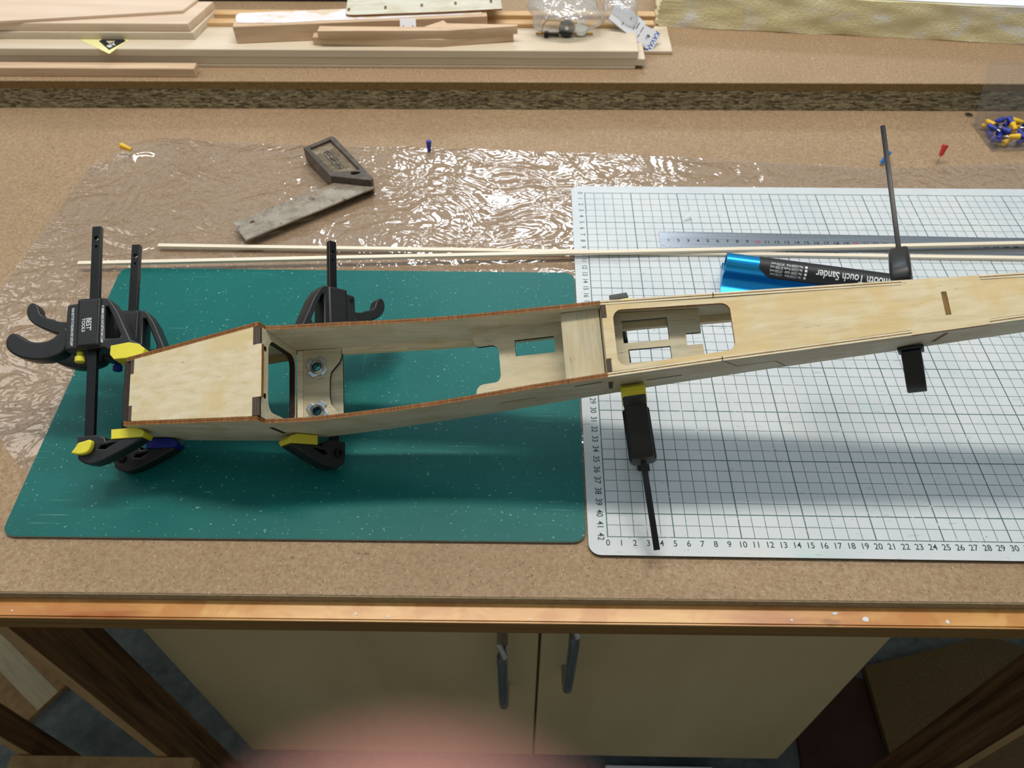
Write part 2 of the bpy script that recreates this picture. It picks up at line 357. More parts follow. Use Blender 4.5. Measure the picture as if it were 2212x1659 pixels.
wbn = thing('workbench', 'long wooden workbench with brown hardboard top and varnished pine front rail', 'workbench', (0, 0, -.82), ROOM)
Zb = .82
box('bench_top', (-1.35, -.0478, Zb-.0088), (1.25, .98, Zb), ['mdf'], wbn, .0006)
box('top_lipping', (-1.35, -.0485, Zb-.0088), (1.25, -.0479, Zb-.0006), 'mdf_edge', wbn)
box('front_rail', (-1.35, -.0624, Zb-.0269), (1.25, .05, Zb-.009), 'pine', wbn, .0012, 2)
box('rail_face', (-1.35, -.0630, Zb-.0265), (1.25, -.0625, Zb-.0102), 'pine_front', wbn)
box('cross_rail', (-1.35, .90, Zb-.10), (1.25, .97, Zb-.01), 'pine', wbn, .002)
for x0, x1, fx in ((-.5088, -.4956, 0), (.4648, .4785, 0), (-.680, -.665, 1)):
    box('leg', (x0, -.0295, 0), (x1, .03 if fx == 0 else .0, Zb-.028), 'teak', wbn, .0008)
    box('leg_edge', (x0, -.0305, 0), (x1, -.0297, Zb-.028), 'leg_edge', wbn)  # thin lighter strip: light on the leg's front face put into the colour
for x0, x1 in ((-1.3, -1.25), (1.15, 1.2)):
    box('leg', (x0, .85, 0), (x1, .95, Zb-.1), 'teak', wbn, .001)
    box('leg', (x0, -.03, 0), (x1, .04, Zb-.028), 'teak', wbn, .001)
box('stretcher', (-.688, -.0465, Zb-.525), (-.462, -.0312, Zb-.5), 'leg_edge', wbn, .001)

sh = thing('raised_shelf', 'raised rear shelf of thick chipboard topped with brown hardboard', 'shelf', (0, 0, 0), .004)
ZS = .0365
box('chipboard', (-1.3, .592, .0002), (1.2, .98, .0266), 'chip', sh)
box('shelf_top', (-1.3, .5915, .0266), (1.2, .98, ZS), 'mdf', sh, .0005)
box('top_lipping', (-1.3, .5908, .0268), (1.2, .5914, ZS-.0006), 'mdf_edge_brown', sh)

rs = random.Random(21)
for px, py, r_, z_ in ((.181, -.0575, .0030, -.0089), (.160, -.0530, .0020, -.0089), (-.183, -.0575, .0014, -.0089), (-.159, -.0590, .0012, -.0089), (-.058, -.0600, .0010, -.0089), (.128, -.0585, .0012, -.0089), (.238, -.0585, .0020, -.0089), (-.431, -.0580, .0008, -.0089)):
    prism('paint_spot', smooth_poly([(px+r_*rs.uniform(.5, 1.3)*math.cos(k*1.05), py+r_*rs.uniform(.4, 1)*math.sin(k*1.05)) for k in range(6)], 1), Zb-.0089, Zb-.0087, 'card', wbn)
# ------------------------------------------------------------------ cupboard below
cb = thing('base_cabinet', 'pale birch two-door cupboard standing under the workbench', 'cabinet', (-.0735, .045, -.765), 0)
W, H, D = .404, .70, .40
box('carcass', (-W, .019, 0), (W, D, H), 'cabinet', cb)
box('plinth', (-W+.03, .05, -.0545), (W-.03, D-.05, -.0005), 'black_plastic', cb)
for s in (-1, 1):
    d_ = box('door', (-W if s < 0 else .0315, 0, .002), (.0285 if s < 0 else W, .0185, H-.002), 'cabinet', cb, .001)
    hxp, z1, z0 = (-.010, .497, .318) if s < 0 else (.0625, .555, .378)
    pts = [(hxp, 0, z1), (hxp, -.022, z1-.002), (hxp, -.030, z1-.012)] + [(hxp, -.032, z1-.012-(z1-z0-.024)*k/6) for k in range(1, 6)] + [(hxp, -.030, z0+.012), (hxp, -.022, z0+.002), (hxp, 0, z0)]
    link('handle', tube_me('handle', pts, .0058, 12), 'chrome', d_)

# ------------------------------------------------------------------ odds and ends on the floor
tag(prism('particle_board_sheet', [(.5177, .2029), (.7463, .2613), (.85, .22), (.80, .06), (.5226, -.02)], -.8195, -.80, 'chip_floor'), 'brown particle board sheet lying on the concrete floor beside the cupboard', 'board')
tag(prism('dark_plank', [(.385, .10), (.50, .19), (.515, .185), (.515, .036), (.38, .036)], -.8195, -.811, 'redwood'), 'dark reddish plank lying on the floor between cupboard and particle board', 'plank')
fp = thing('striped_plank', 'yellow and grey striped plank on the floor behind the bench legs', 'plank', (-.90, .165, -.8195), R(-35))
box('plank_body', (-.30, -.052, 0), (.065, .045, .012), 'leg_edge', fp); box('grey_stripe', (-.30, -.022, .0121), (.065, .016, .0126), 'ply_in', fp)
tag(box('offcut_board', (-.52, .012, -.8195), (-.508, .035, -.61), 'leg_edge'), 'narrow upright offcut leaning by the lower left corner of the cupboard', 'offcut')
pb = box('foam_card', (.070, .030, -.8195), (.235, .038, -.79), 'card'); tag(pb, 'white card with brown specks lying on the floor before the cupboard', 'card')
tag(box('floor_batten', (-.06, .0, -.8195), (.33, .026, -.80), 'limewood'), 'pale wooden batten lying on the floor before the cupboard', 'batten')

# ------------------------------------------------------------------ cutting mats
gm = thing('cutting_mat', 'plain dark green cutting mat under the nose of the plywood fuselage', 'cutting mat', (0, 0, 0))
go = [(-.4662, .2925), (-.0157, .2915), (-.0163, -.0047), (-.4567, -.0065)]
def mat_outline(q, r=.011, n=6):
    out = []
    for i in range(4):
        p = Vector(q[i]); a = (Vector(q[i-1])-p).normalized(); b = (Vector(q[(i+1) % 4])-p).normalized()
        for k in range(n+1):
            t = k/n; s, e = p+a*r, p+b*r; out.append(tuple(s*(1-t)**2+p*2*t*(1-t)+e*t*t))
    return out
g_o = mat_outline(go)
prism('backing', g_o, .0013, .0018, 'dark_green', gm); prism('core', g_o, .0018, .0024, 'white_core', gm); prism('mat_surface', g_o, .0024, .0031, 'green', gm)
wm = thing('gridded_mat', 'white cutting mat printed with a green centimetre grid and numbers', 'cutting mat', (0, 0, 0))
w_o = rrect(-.0146, -.0152, .586, .4326, .009)
prism('backing', w_o, .0014, .0025, 'black_core', wm); prism('mat_surface', w_o, .0025, .0031, 'white', wm)
nums = []
for i in range(0, 57):
    me = text_me(str(i), .0070, sx=.92, bold=.00006); me.transform(TR((i*.01, -.0052, .00315))); nums.append(me)
for i in range(0, 43):
    me = text_me(str(i), .0070, sx=.92, bold=.00006); me.transform(TR((-.0052, .42-i*.01, .00315)) @ RZ(R(-90))); nums.append(me)
pn = join('printed_numbers', nums, 'ink', wm); pn['label'] = 'dark green printed centimetre numbers'

# ------------------------------------------------------------------ clear film under the mats
def film():
    bm = bmesh.new(); nx, ny = 150, 70
    def top(x): 
        P = [(-.60, .44), (-.5562, .470), (-.53, .494), (-.4811, .5252), (-.45, .518), (-.2633, .5085), (-.1707, .5068), (.0391, .4962), (.3354, .4726), (.5018, .4843), (.7, .484)]
        for (a, b), (c, d) in zip(P, P[1:]):
            if x <= c: return b+(d-b)*(x-a)/(c-a)
        return P[-1][1]
    x0, x1 = -.5620, .68; g = []
    rnd = random.Random(3); ph = [(rnd.uniform(0, 6.3), rnd.uniform(20, 90), rnd.uniform(-60, 60), rnd.uniform(.2, 1)) for _ in range(14)]
    for i in range(nx+1):
        row = []
        for j in range(ny+1):
            x = x0+(x1-x0)*i/nx; t = top(x); yb = .06+.9*max(0, -.44-x)+.012*math.sin(x*31); y = yb+(t-yb)*j/ny
            xs = x-.020*(1-j/ny)
            h = sum(k*math.sin(a*x+b*y+p) for p, a, b, k in ph)*.00009
            under = (x > -.475 and x < -.010 and y < .300 and y > -.01) or (x > -.022 and y < .440)
            z = .0006 + (0 if under else max(0, .0004+h))
            if not under and j > ny-4 and x > -.28 and x < .3: z += .0012*(.5+.5*math.sin(x*140))*(j-ny+4)/4
            dcor = math.hypot(x+.515, y-.498)
            if dcor < .05 and j > ny-6: z += .009*(1-dcor/.05)
            row.append(bm.verts.new((xs, y, z)))
        g.append(row)
    for i in range(nx):
        for j in range(ny): bm.faces.new((g[i][j], g[i+1][j], g[i+1][j+1], g[i][j+1]))
    return bmesh_me('plastic_film', bm, 180)
tag(link('plastic_film', film(), 'film'), 'wrinkled clear plastic film spread over the bench below the mats', 'plastic film')

# ------------------------------------------------------------------ the plywood fuselage
K = 1.0274
SV = Vector((0.9956, 0.0936, 0)); DV = Vector((-0.0849, 0.9027, 0.4218)).normalized(); SV = (SV-DV*SV.dot(DV)).normalized(); NV = SV.cross(DV)
O0 = Vector((-0.35437, 0.08760, 0.04252)); OF = CAM+(O0-CAM)*K
FM = frame(OF, SV*K, DV*K, NV*K)
fz = thing('plywood_fuselage', 'tapering plywood model aeroplane fuselage held by black clamps above the cutting mats', 'model fuselage', mw=FM)
WT = [(-.01, .0497), (0, .0515), (.05, .0612), (.1034, .0714), (.136, .0720), (.1583, .0706), (.1945, .0675), (.2307, .0640), (.2522, .0618), (.2921, .0578), (.3413, .0542), (.4158, .0477), (.536, .038), (.5839, .0336), (.75, .018)]
TP = [(-.002, .0498), (0, .0502), (.1032, .0826), (.1053, .0729), (.12, .0712), (.136, .0713), (.1583, .0730), (.1945, .0759), (.2307, .0813), (.2522, .0861), (.2921, .0967), (.3413, .1084), (.4158, .1201), (.536, .1367), (.5839, .1440), (.75, .167)]
BT = [(-.002, -.006), (.0207, -.0031), (.0606, .0024), (.1124, .0100), (.1492, .0159), (.1885, .0211), (.2277, .0275), (.2594, .0335), (.2952, .0435), (.3283, .0540), (.3766, .0671), (.465, .0860), (.5081, .0935), (.5513, .1015), (.6267, .1138), (.75, .134)]
def lerp(T, x):
    for (a, b), (c, d) in zip(T, T[1:]):
        if x <= c: return b+(d-b)*(x-a)/(c-a)
    return T[-1][1]
WS = lambda s: lerp(WT, s)/2
def side(sg):
    xs = sorted(set([-.0015, 0, .1030, .1034, .1053, .1056] + [k*.0125 for k in range(60)] + [.3413, .3414, .4158, .536, .5361, .5838, .5839, .75]))
    xs = [x for x in xs if -.0016 <= x <= .75]
    bm = bmesh.new(); ring = []
    for s in xs:
        tp = lerp(TP, s); bt = lerp(BT, s); h = WS(s)
        if .536 < s < .58385: tp -= .003
        row = [bm.verts.new((s, sg*(h-u), n)) for u, n in ((0, bt), (0, tp), (.0011, tp), (.0019, tp), (.003, tp), (.003, bt))]
        ring.append((s, row))
    for (s0, a), (s1, b) in zip(ring, ring[1:]):
        for k in range(6):
            f = bm.faces.new((a[k], b[k], b[(k+1) % 6], a[(k+1) % 6]))
            sm = (s0+s1)/2
            if k in (1, 2, 3):
                if sm < .3413: f.material_index = 3 if k == 2 else 2
                else: f.material_index = 4 if k == 2 else 1
            elif k == 5: f.material_index = 1
    bm.faces.new(ring[0][1]); bm.faces.new(ring[-1][1])
    return link('side_panel', bmesh_me('side_panel', bm), ['ply_side', 'pale_edge', 'brown_edge', 'brown_core', 'tab_brown'], fz)
near_side = side(-1); far_side = side(1)
def strip(name, sg, s0, s1, dn0, dn1, du0, du1, mat):
    bm = bmesh.new(); ring = []; n = max(2, int((s1-s0)/.012))
    for k in range(n+1):
        s = s0+(s1-s0)*k/n; bt = lerp(BT, s); h = WS(s)-.003
        ring.append([bm.verts.new((s, sg*(h-u), bt+dn)) for u, dn in ((du0, dn0), (du0, dn1), (du1, dn1), (du1, dn0))])
    for a, b in zip(ring, ring[1:]):
        for q in range(4): bm.faces.new((a[q], b[q], b[(q+1) % 4], a[(q+1) % 4]))
    bm.faces.new(ring[0]); bm.faces.new(ring[-1]); return link(name, bmesh_me(name, bm), mat, fz)
for sg in (1, -1):
    strip('stringer', sg, .1505, .46, .0002, .0055, .0001, .0045, 'pale_edge')
    strip('stringer', sg, .006, .108, .0002, .0055, .0001, .0045, 'orange_wood')
def plane_mw(P, Q):
    """local frame on a sloping plate: x along the fuselage from P (s,n) to Q"""
    a = Vector((P[0], 0, P[1])); u = (Vector((Q[0], 0, Q[1]))-a).normalized(); v = Vector((0, 1, 0)); return frame(a, u, v, u.cross(v)), u
def plate(name, P, Q, outline, holes, thick, mat, edge='burnt', raise_=0.0):
    mw, u = plane_mw(P, Q); cs = 1/u.x
    loops = [[((s-P[0])*cs, t) for s, t in lp] for lp in [outline]+holes]
    return prism(name, loops, -thick+raise_, raise_, mat, fz, 0, edge, mw)
# nose cover with finger joints
q = lambda s: WS(s)-.0031
plate('nose_cover', (0, .0502), (.1034, .0826), [(.0022, -.0118), (.0048, -.0118), (.0048, -q(.005)), (.0993, -q(.0993)), (.0993, -.019), (.1058, -.0191), (.1058, .0191), (.0993, .0192), (.0993, q(.0993)), (.0048, q(.005)), (.0048, .0121), (.0022, .0121)], [], .003, 'ply_cover', 'brown_edge')
box('firewall', (-.0030, -WS(0)+.0031, -.004), (.0020, WS(0)-.0031, .0486), 'burnt', fz)
for sg in (1, -1):
    y0, y1 = sorted((sg*.0122, sg*(WS(.002)-.0032)))
    box('joint_tab', (.0021, y0, .044), (.00475, y1, .0513), 'endgrain', fz)
    y0, y1 = sorted((sg*.0194, sg*(WS(.1)-.0033)))
    box('joint_tab', (.0995, y0, .074), (.1046, y1, .0822), 'endgrain', fz)
# former behind the nose, leaning 10 degrees
f2t = Vector((.1046, 0, .0790)); f2d = Vector((.0105, 0, -.0572)).normalized()
f2 = frame(f2t, (0, 1, 0), -f2d, Vector((0, 1, 0)).cross(-f2d))
hb = WS(.106)-.0032
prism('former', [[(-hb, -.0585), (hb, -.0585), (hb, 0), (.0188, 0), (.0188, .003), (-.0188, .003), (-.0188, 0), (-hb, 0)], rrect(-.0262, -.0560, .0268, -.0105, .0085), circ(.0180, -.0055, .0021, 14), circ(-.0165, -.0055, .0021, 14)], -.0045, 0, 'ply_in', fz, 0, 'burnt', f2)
# mounting plates with blind nuts
pc = [(.1205, -.0325), (.149, -.0325), (.150, -.026), (.1483, -.0212), (.1450, -.0165), (.1418, -.0125), (.1407, -.0075), (.1405, 0), (.1407, .008), (.1417, .0135), (.1450, .0175), (.1485, .0215), (.150, .026), (.150, .0325), (.1205, .0325)]
nuts = [circ(.1311, .0178, .0032, 18), circ(.1311, -.0172, .0032, 18)]
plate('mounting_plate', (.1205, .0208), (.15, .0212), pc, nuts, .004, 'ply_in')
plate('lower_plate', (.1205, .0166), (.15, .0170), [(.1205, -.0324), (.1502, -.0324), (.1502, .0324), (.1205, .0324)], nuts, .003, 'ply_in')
box('packing_strip', (.1158, -.0322, .0150), (.1203, .0322, .0206), 'pale_edge', fz)
for t in (.0178, -.0172):
    pts = []
    for k in range(4):
        a0 = k*math.pi/2+.5
        for da, r in ((0, .0062), (.05, .0088), (.75, .0088), (.85, .0080), (1.15, .0066)): pts.append((r*math.cos(a0+da), r*math.sin(a0+da)))
    nt = prism('blind_nut', [pts, circ(0, 0, .0030, 18)], 0, .0010, 'zinc', fz, .0002, None, TR((.1311, t, .02135)))
    me = lathe_me('collar', [(.0030, -.006), (.0030, .0010), (.0040, .0022), (.0052, .0012), (.0056, .0002)], 24, cap=False); me.transform(TR((.1311, t, .0222))); link('collar', me, 'zinc', nt)
# servo trays and the liner block
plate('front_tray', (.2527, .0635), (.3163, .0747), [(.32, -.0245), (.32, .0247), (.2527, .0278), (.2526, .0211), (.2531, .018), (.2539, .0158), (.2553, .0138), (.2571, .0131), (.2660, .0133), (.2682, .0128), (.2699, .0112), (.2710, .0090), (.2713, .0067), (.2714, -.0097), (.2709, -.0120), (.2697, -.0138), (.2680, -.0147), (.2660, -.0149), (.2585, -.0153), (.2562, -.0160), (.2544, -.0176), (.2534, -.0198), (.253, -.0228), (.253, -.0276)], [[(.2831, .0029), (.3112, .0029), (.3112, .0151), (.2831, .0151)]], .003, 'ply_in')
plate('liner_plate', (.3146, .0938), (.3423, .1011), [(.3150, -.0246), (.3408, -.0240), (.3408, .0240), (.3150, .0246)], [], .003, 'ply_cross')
box('hatch_former', (.3416, -.0239, .0700), (.3442, .0239, .1050), 'ply_cross', fz)
for sg in (1, -1):
    y0, y1 = sorted((sg*.0146, sg*.0236)); box('joint_tab', (.3416, y0, .1051), (.3443, y1, .1085), 'endgrain', fz)
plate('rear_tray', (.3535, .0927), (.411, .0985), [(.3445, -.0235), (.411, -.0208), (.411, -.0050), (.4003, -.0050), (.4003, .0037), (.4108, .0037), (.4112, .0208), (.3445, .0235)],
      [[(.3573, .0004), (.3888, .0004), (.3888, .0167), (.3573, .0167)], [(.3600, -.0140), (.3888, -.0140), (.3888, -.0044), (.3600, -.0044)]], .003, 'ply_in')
# long top panel with hatch opening
ins = lambda s: WS(s)-.0033
tp = [(.3446, -ins(.3446)), (.5358, -ins(.5358)), (.5358, -WS(.5358)), (.5842, -WS(.5842)), (.5842, -ins(.5842)), (.75, -ins(.75)), (.75, ins(.75)), (.5842, ins(.5842)), (.5842, WS(.5842)), (.5358, WS(.5358)), (.5358, ins(.5358)), (.3446, ins(.3446)), (.3446, .0144), (.3414, .0144), (.3414, -.0144), (.3446, -.0144)]
hole = rrect(.3487, -.0187, .4256, .0178, .0060)
def hatch(s, t): return (s, t*(1+.10*(.387-s)/.04))
hole = [hatch(*p) for p in hole]
slot = [(.5585, -.0079), (.5619, -.0079), (.5619, .0081), (.5585, .0081)]
plate('top_panel', (.3413, .1084), (.536, .1367), tp, [hole, slot], .003, 'ply', 'brown_edge')
plate('joint_tab', (.3413, .1082), (.536, .1365), [(.5587, -.0077), (.5617, -.0077), (.5617, .0079), (.5587, .0079)], [], .004, 'tab_brown', 'burnt')
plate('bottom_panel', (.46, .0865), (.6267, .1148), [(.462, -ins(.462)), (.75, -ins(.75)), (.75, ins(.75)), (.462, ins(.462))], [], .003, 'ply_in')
# burnt tabs and scarf lines on the outer face
def decal(name, pts, mat, out=.00015, dep=.0008, sg=-1):
    bm = bmesh.new(); A = [bm.verts.new((s, sg*(WS(s)+out), n)) for s, n in pts]; B = [bm.verts.new((s, sg*(WS(s)-dep), n)) for s, n in pts]
    bm.faces.new(A); bm.faces.new(B)
    for i in range(len(A)): j = (i+1) % len(A); bm.faces.new((A[i], A[j], B[j], B[i]))
    return link(name, bmesh_me(name, bm), mat, near_side)
decal('former_tab', [(.1043, .0587), (.1075, .0580), (.1116, .0356), (.1084, .0363)], 'burnt')
decal('tray_tab', [(.3204, .0906), (.3204, .0920), (.3386, .0977), (.3386, .0963)], 'burnt')
decal('tray_tab', [(.3708, .0882), (.3708, .0896), (.3949, .0938), (.3949, .0924)], 'burnt')
decal('tray_tab', [(.2700, .0655), (.2700, .0663), (.2960, .0710), (.2960, .0702)], 'tab_brown')
decal('former_tab', [(.3436, .0946), (.3468, .0944), (.3495, .0751), (.3467, .0758)], 'endgrain')
decal('former_tab', [(.5594, .1330), (.5626, .1331), (.5638, .1144), (.5606, .1141)], 'tab_brown')
for a, b in (((.4171, .1186), (.4307, .1025)), ((.4307, .1025), (.4569, .1053)), ((.4569, .1053), (.4702, .0884))):
    v = Vector((b[0]-a[0], b[1]-a[1])).normalized()*.00028; p = (-v.y, v.x)
    decal('scarf_line', [(a[0]-p[0], a[1]-p[1]), (b[0]-p[0], b[1]-p[1]), (b[0]+p[0], b[1]+p[1]), (a[0]+p[0], a[1]+p[1])], 'burnt', .00012)
for sg in (1, -1):
    h0, h1 = WS(.4158)-.003, WS(.4158)+.0001
    y0, y1 = sorted((sg*h0, sg*h1)); box('edge_seam', (.4154, y0, .1176), (.4160, y1, .12025), 'burnt', fz)

# ------------------------------------------------------------------ bar clamps
def bar_clamp(label, accent, o, x, y, gap, nut, text, group='quick-release bar clamps on the fuselage'):
    """x: from bar to pads, y: along the bar from fixed jaw, in fuselage axes"""
    lx = (SV*x[0]+DV*x[1]+NV*x[2]).normalized(); ly = (SV*y[0]+DV*y[1]+NV*y[2]).normalized(); lx = (lx-ly*lx.dot(ly)).normalized(); lz = lx.cross(ly)
    r = thing('bar_clamp', label, 'clamp', mw=frame(FM @ Vector(o), lx*K, ly*K, lz*K))
    r['group'] = group
    prism('bar', [rrect(-.0034, -.016, .0034, .1665, .0006, 2), circ(0, .1562, .0019, 14), circ(0, .1492, .0010, 12)], -.0022, .0022, 'black_steel', r, .0003)
    jw = prism('fixed_jaw', [[(-.0062, -.0028), (.0085, -.0026), (.0138, -.0051), (.0142, -.0078), (.0211, -.0068), (.0400, -.0066), (.0400, -.0088), (.0260, -.0160), (.0118, -.0225), (.0050, -.0240), (-.0010, -.0228), (-.0048, -.0198), (-.0062, -.013)], [(.0092, -.0132), (.0108, -.0108), (.0215, -.0094), (.0140, -.0138)]], -.0068, .0068, 'black_plastic', r, .0010)
    prism('pad', [(.0185, 0), (.0350, 0), (.0405, -.0018), (.0425, -.0045), (.0410, -.0075), (.0185, -.0072)], -.0080, .0080, accent, jw, .0006)
    if nut:
        prism('hex_nut', [circ(.0005, -.0125, .0038, 6), circ(.0005, -.0125, .0018, 12)], .0069, .0088, 'black_steel', jw)
        prism('hex_nut', [circ(.0005, -.0125, .0038, 6), circ(.0005, -.0125, .0018, 12)], -.0088, -.0069, 'black_steel', jw)
    else:
        prism('wing_knob', smooth_poly([(-.0078, -.0158), (-.0058, -.0162), (-.0015, -.0175), (.0045, -.0165), (.0066, -.0125), (.0072, -.0082), (.0052, -.0068), (.0012, -.0080), (-.0028, -.0085), (-.0045, -.0120)]), .0070, .0125, accent, jw, .0010)
    g = gap
    b = prism('sliding_body', [[(-.0176, g+.0109), (-.0168, g+.0455), (-.0155, g+.0467), (-.0087, g+.0472), (-.0084, g+.0496), (-.0070, g+.0507), (.0045, g+.0507), (.0121, g+.0497), (.0150, g+.0480), (.0208, g+.0388), (.0310, g+.0145), (.0390, g+.0105), (.0390, g+.0070), (.0160, g+.0070), (.0114, g+.0100)], [(.0116, g+.0425), (.0136, g+.0425), (.0232, g+.0195), (.0222, g+.0168), (.0120, g+.0172)]], -.0080, .0080, 'black_plastic', r, .0012)
    prism('bar_sleeve', rrect(-.0088, g+.0112, .0088, g+.0500, .001, 2), -.0098, .0098, 'black_plastic', b, .0022)
    prism('pad', [(.0190, g), (.0355, g), (.0405, g+.0030), (.0415, g+.0065), (.0370, g+.0105), (.0300, g+.0125), (.0165, g+.0110), (.0160, g+.004)], -.0085, .0085, accent, b, .0006)
    prism('grip', smooth_poly([(-.0165, g+.0109), (-.028, g+.0057), (-.039, g+.0052), (-.0521, g+.0088), (-.0605, g+.0150), (-.0624, g+.0224), (-.0597, g+.0280), (-.0552, g+.0285), (-.0500, g+.0246), (-.0427, g+.0196), (-.0316, g+.0194), (-.0243, g+.0238), (-.0165, g+.0330)], 2), -.0062, .0062, 'black_plastic', b, .0014)
    prism('trigger', smooth_poly([(-.016, g+.0250), (-.0243, g+.0248), (-.0341, g+.0296), (-.0441, g+.0352), (-.0487, g+.0420), (-.0487, g+.0495), (-.0450, g+.0528), (-.0402, g+.0495), (-.0384, g+.0416), (-.0320, g+.0382), (-.0287, g+.0376), (-.0250, g+.0352), (-.0205, g+.0345), (-.016, g+.0345)], 2), -.0046, .0046, 'black_plastic', b, .0010)
    lathe('release_button', [(.0001, g+.0025), (.0030, g+.0026), (.0036, g+.0032), (.0036, g+.0068), (.0025, g+.0074), (.0025, g+.0125)], accent, b, 16, TR((-.0098, 0, 0)) @ RX(R(-90)))
    for sx_, sy_ in ((-.0132, g+.042), (.0050, g+.0478), (-.0130, g+.0160)):
        prism('screw', [circ(sx_, sy_, .0017, 12), circ(sx_, sy_, .0008, 6)], -.0086 if not text else -.0103, -.0079, 'black_steel', b)
    if text:
        L = []
        for s, px, py, sz, sx_, z in (('PUSH BUTTON TO RELEASE AND SLIDE JAW', -.0124, g+.0285, .0027, .56, .00805), ('4"-100MM QUICK RATCHETING BAR CLAMP', .0096, g+.0290, .0027, .56, .00805), ('BEST\'', .0004, g+.0290, .0052, .85, .00985), ('TOOLS', -.0034, g+.0285, .0034, 1.0, .00985)):
            me = text_me(s, sz, sx=sx_, bold=.00004); me.transform(TR((px, py, z)) @ RZ(R(-90))); L.append(me)
        join('printed_text', L, 'white_ink', b)
    return r
bar_clamp('black bar clamp with yellow wing knob and white lettering, gripping the fuselage nose top', 'yellow', (-.0318, -.0268, .0345), (1, .03, 0), (-.030, 1, 0), .0533, False, True)
bar_clamp('black bar clamp with dark blue pads on the fuselage nose, below the lettered clamp', 'blue', (-.0205, -.0279, .0015), (1, 0, 0), (0, 1, 0), .0559, True, False)
bar_clamp('black bar clamp with yellow pads gripping the fuselage beside the blind-nut plate', 'yellow', (.1405, -.0364, .0065), (-math.cos(R(42)), 0, math.sin(R(42))), (0, 1, 0), .0728, True, False)
bar_clamp('black bar clamp with yellow pads, its bar pointing down over the gridded mat', 'yellow', (.3665, .0269, .0500), (-.2, 0, 1), (.039, -1, 0), .0538, False, False)
# slim all-black clamp near the tail
def slim_clamp():
    A = Vector((.5615, -.0200, .0885)); yv = Vector((.0152, .1963, 0)).normalized(); xv = Vector((-.52, 0, .86)); xv = (xv-yv*xv.dot(yv)).normalized(); zv = xv.cross(yv)
    T = lambda v: SV*v.x+DV*v.y+NV*v.z
    r = thing('slim_bar_clamp', 'slim all-black bar clamp across the tail, its thin bar rising behind the fuselage', 'clamp', mw=frame(FM @ A, T(xv)*K, T(yv)*K, T(zv)*K))
    prism('bar', [rrect(-.0030, -.012, .0030, .183, .0005, 2)], -.0017, .0017, 'black_steel', r, .0003)
    jw = prism('fixed_jaw', smooth_poly([(-.0050, .000), (.009, -.006), (.0180, -.0035), (.0280, -.0030), (.0280, -.0070), (.0190, -.0130), (.0085, -.0240), (-.001, -.0270), (-.0055, -.0230)], 1), -.0062, .0062, 'black_plastic', r, .0008)
    prism('pad', rrect(.0165, -.0030, .0285, 0, .001, 2), -.0080, .0080, 'black_plastic', jw, .0006)
    g = .0392
    b = prism('sliding_jaw', smooth_poly([(-.0060, g+.010), (.006, g+.006), (.0320, g+.0032), (.0400, g+.004), (.0415, g+.0110), (.0340, g+.0220), (.0180, g+.036), (.0080, g+.041), (-.0060, g+.041)], 1), -.0066, .0066, 'black_plastic', r, .0025)
    prism('pad', rrect(.0215, g, .0385, g+.0032, .001, 2), -.0085, .0085, 'black_plastic', b, .0006)
    return r
slim_clamp()

# ------------------------------------------------------------------ balsa strips
def balsa(label, a, b, z, w=.0046, h=.003):
    a, b = Vector(a), Vector(b); L = (b-a).length; ang = math.atan2(b.y-a.y, b.x-a.x)
    o = box('balsa_strip', (0, -w/2, 0), (L, w/2, h), 'balsa', None, .0002); o.location = (a.x, a.y, z); o.rotation_euler = (0, 0, ang)
    return tag(o, label, 'wood strip', 'balsa strips lying across the mats')
balsa('long balsa strip passing under the other strip, its end beside the try square', (-.4385, .3242), (.56, .3152), .0034)
balsa('long balsa strip lying over the other strip, its end by the green mat corner', (-.5075, .2925), (.56, .3408), .0068)

# ------------------------------------------------------------------ steel ruler
rl = thing('steel_ruler', 'brushed steel ruler with black and red numbers on the gridded mat', 'ruler', (.0739, .3548, .0032), math.atan2(-.0063, .3722))
prism('blade', rrect(0, -.0268, .52, 0, .0005, 1), 0, .0010, 'brushed', rl)
tk = []; tb = []
for i in range(1, 500):
    for yy, sg in ((-.0003, -1), (-.0265, 1)):
        ln = .0042 if i % 10 == 0 else .0030 if i % 5 == 0 else .0018
        tb.append((i*.001+.0002, yy, ln*sg))
bm = bmesh.new()
for x, y, l in tb:
    v = [bm.verts.new(p) for p in ((x-.00009, y, .00104), (x+.00009, y, .00104), (x+.00009, y+l, .00104), (x-.00009, y+l, .00104))]; bm.faces.new(v)
link('scale_marks', bmesh_me('scale_marks', bm), 'black_ink', rl)
bk, rd = [], []
for i in range(1, 50):
    me = text_me(str(i), .0060, bold=.0001); me.transform(TR((i*.01-.0012, -.0140, .00104))); (rd if i % 10 == 0 else bk).append(me)
for s, y in (('mm', -.0222),):
    me = text_me(s, .0022, 'LEFT'); me.transform(TR((.0008, y, .00104))); bk.append(me)
join('black_numbers', bk, 'black_ink', rl); 
for me in rd: link('red_number', me, 'red_ink', rl)['label'] = 'red printed number'

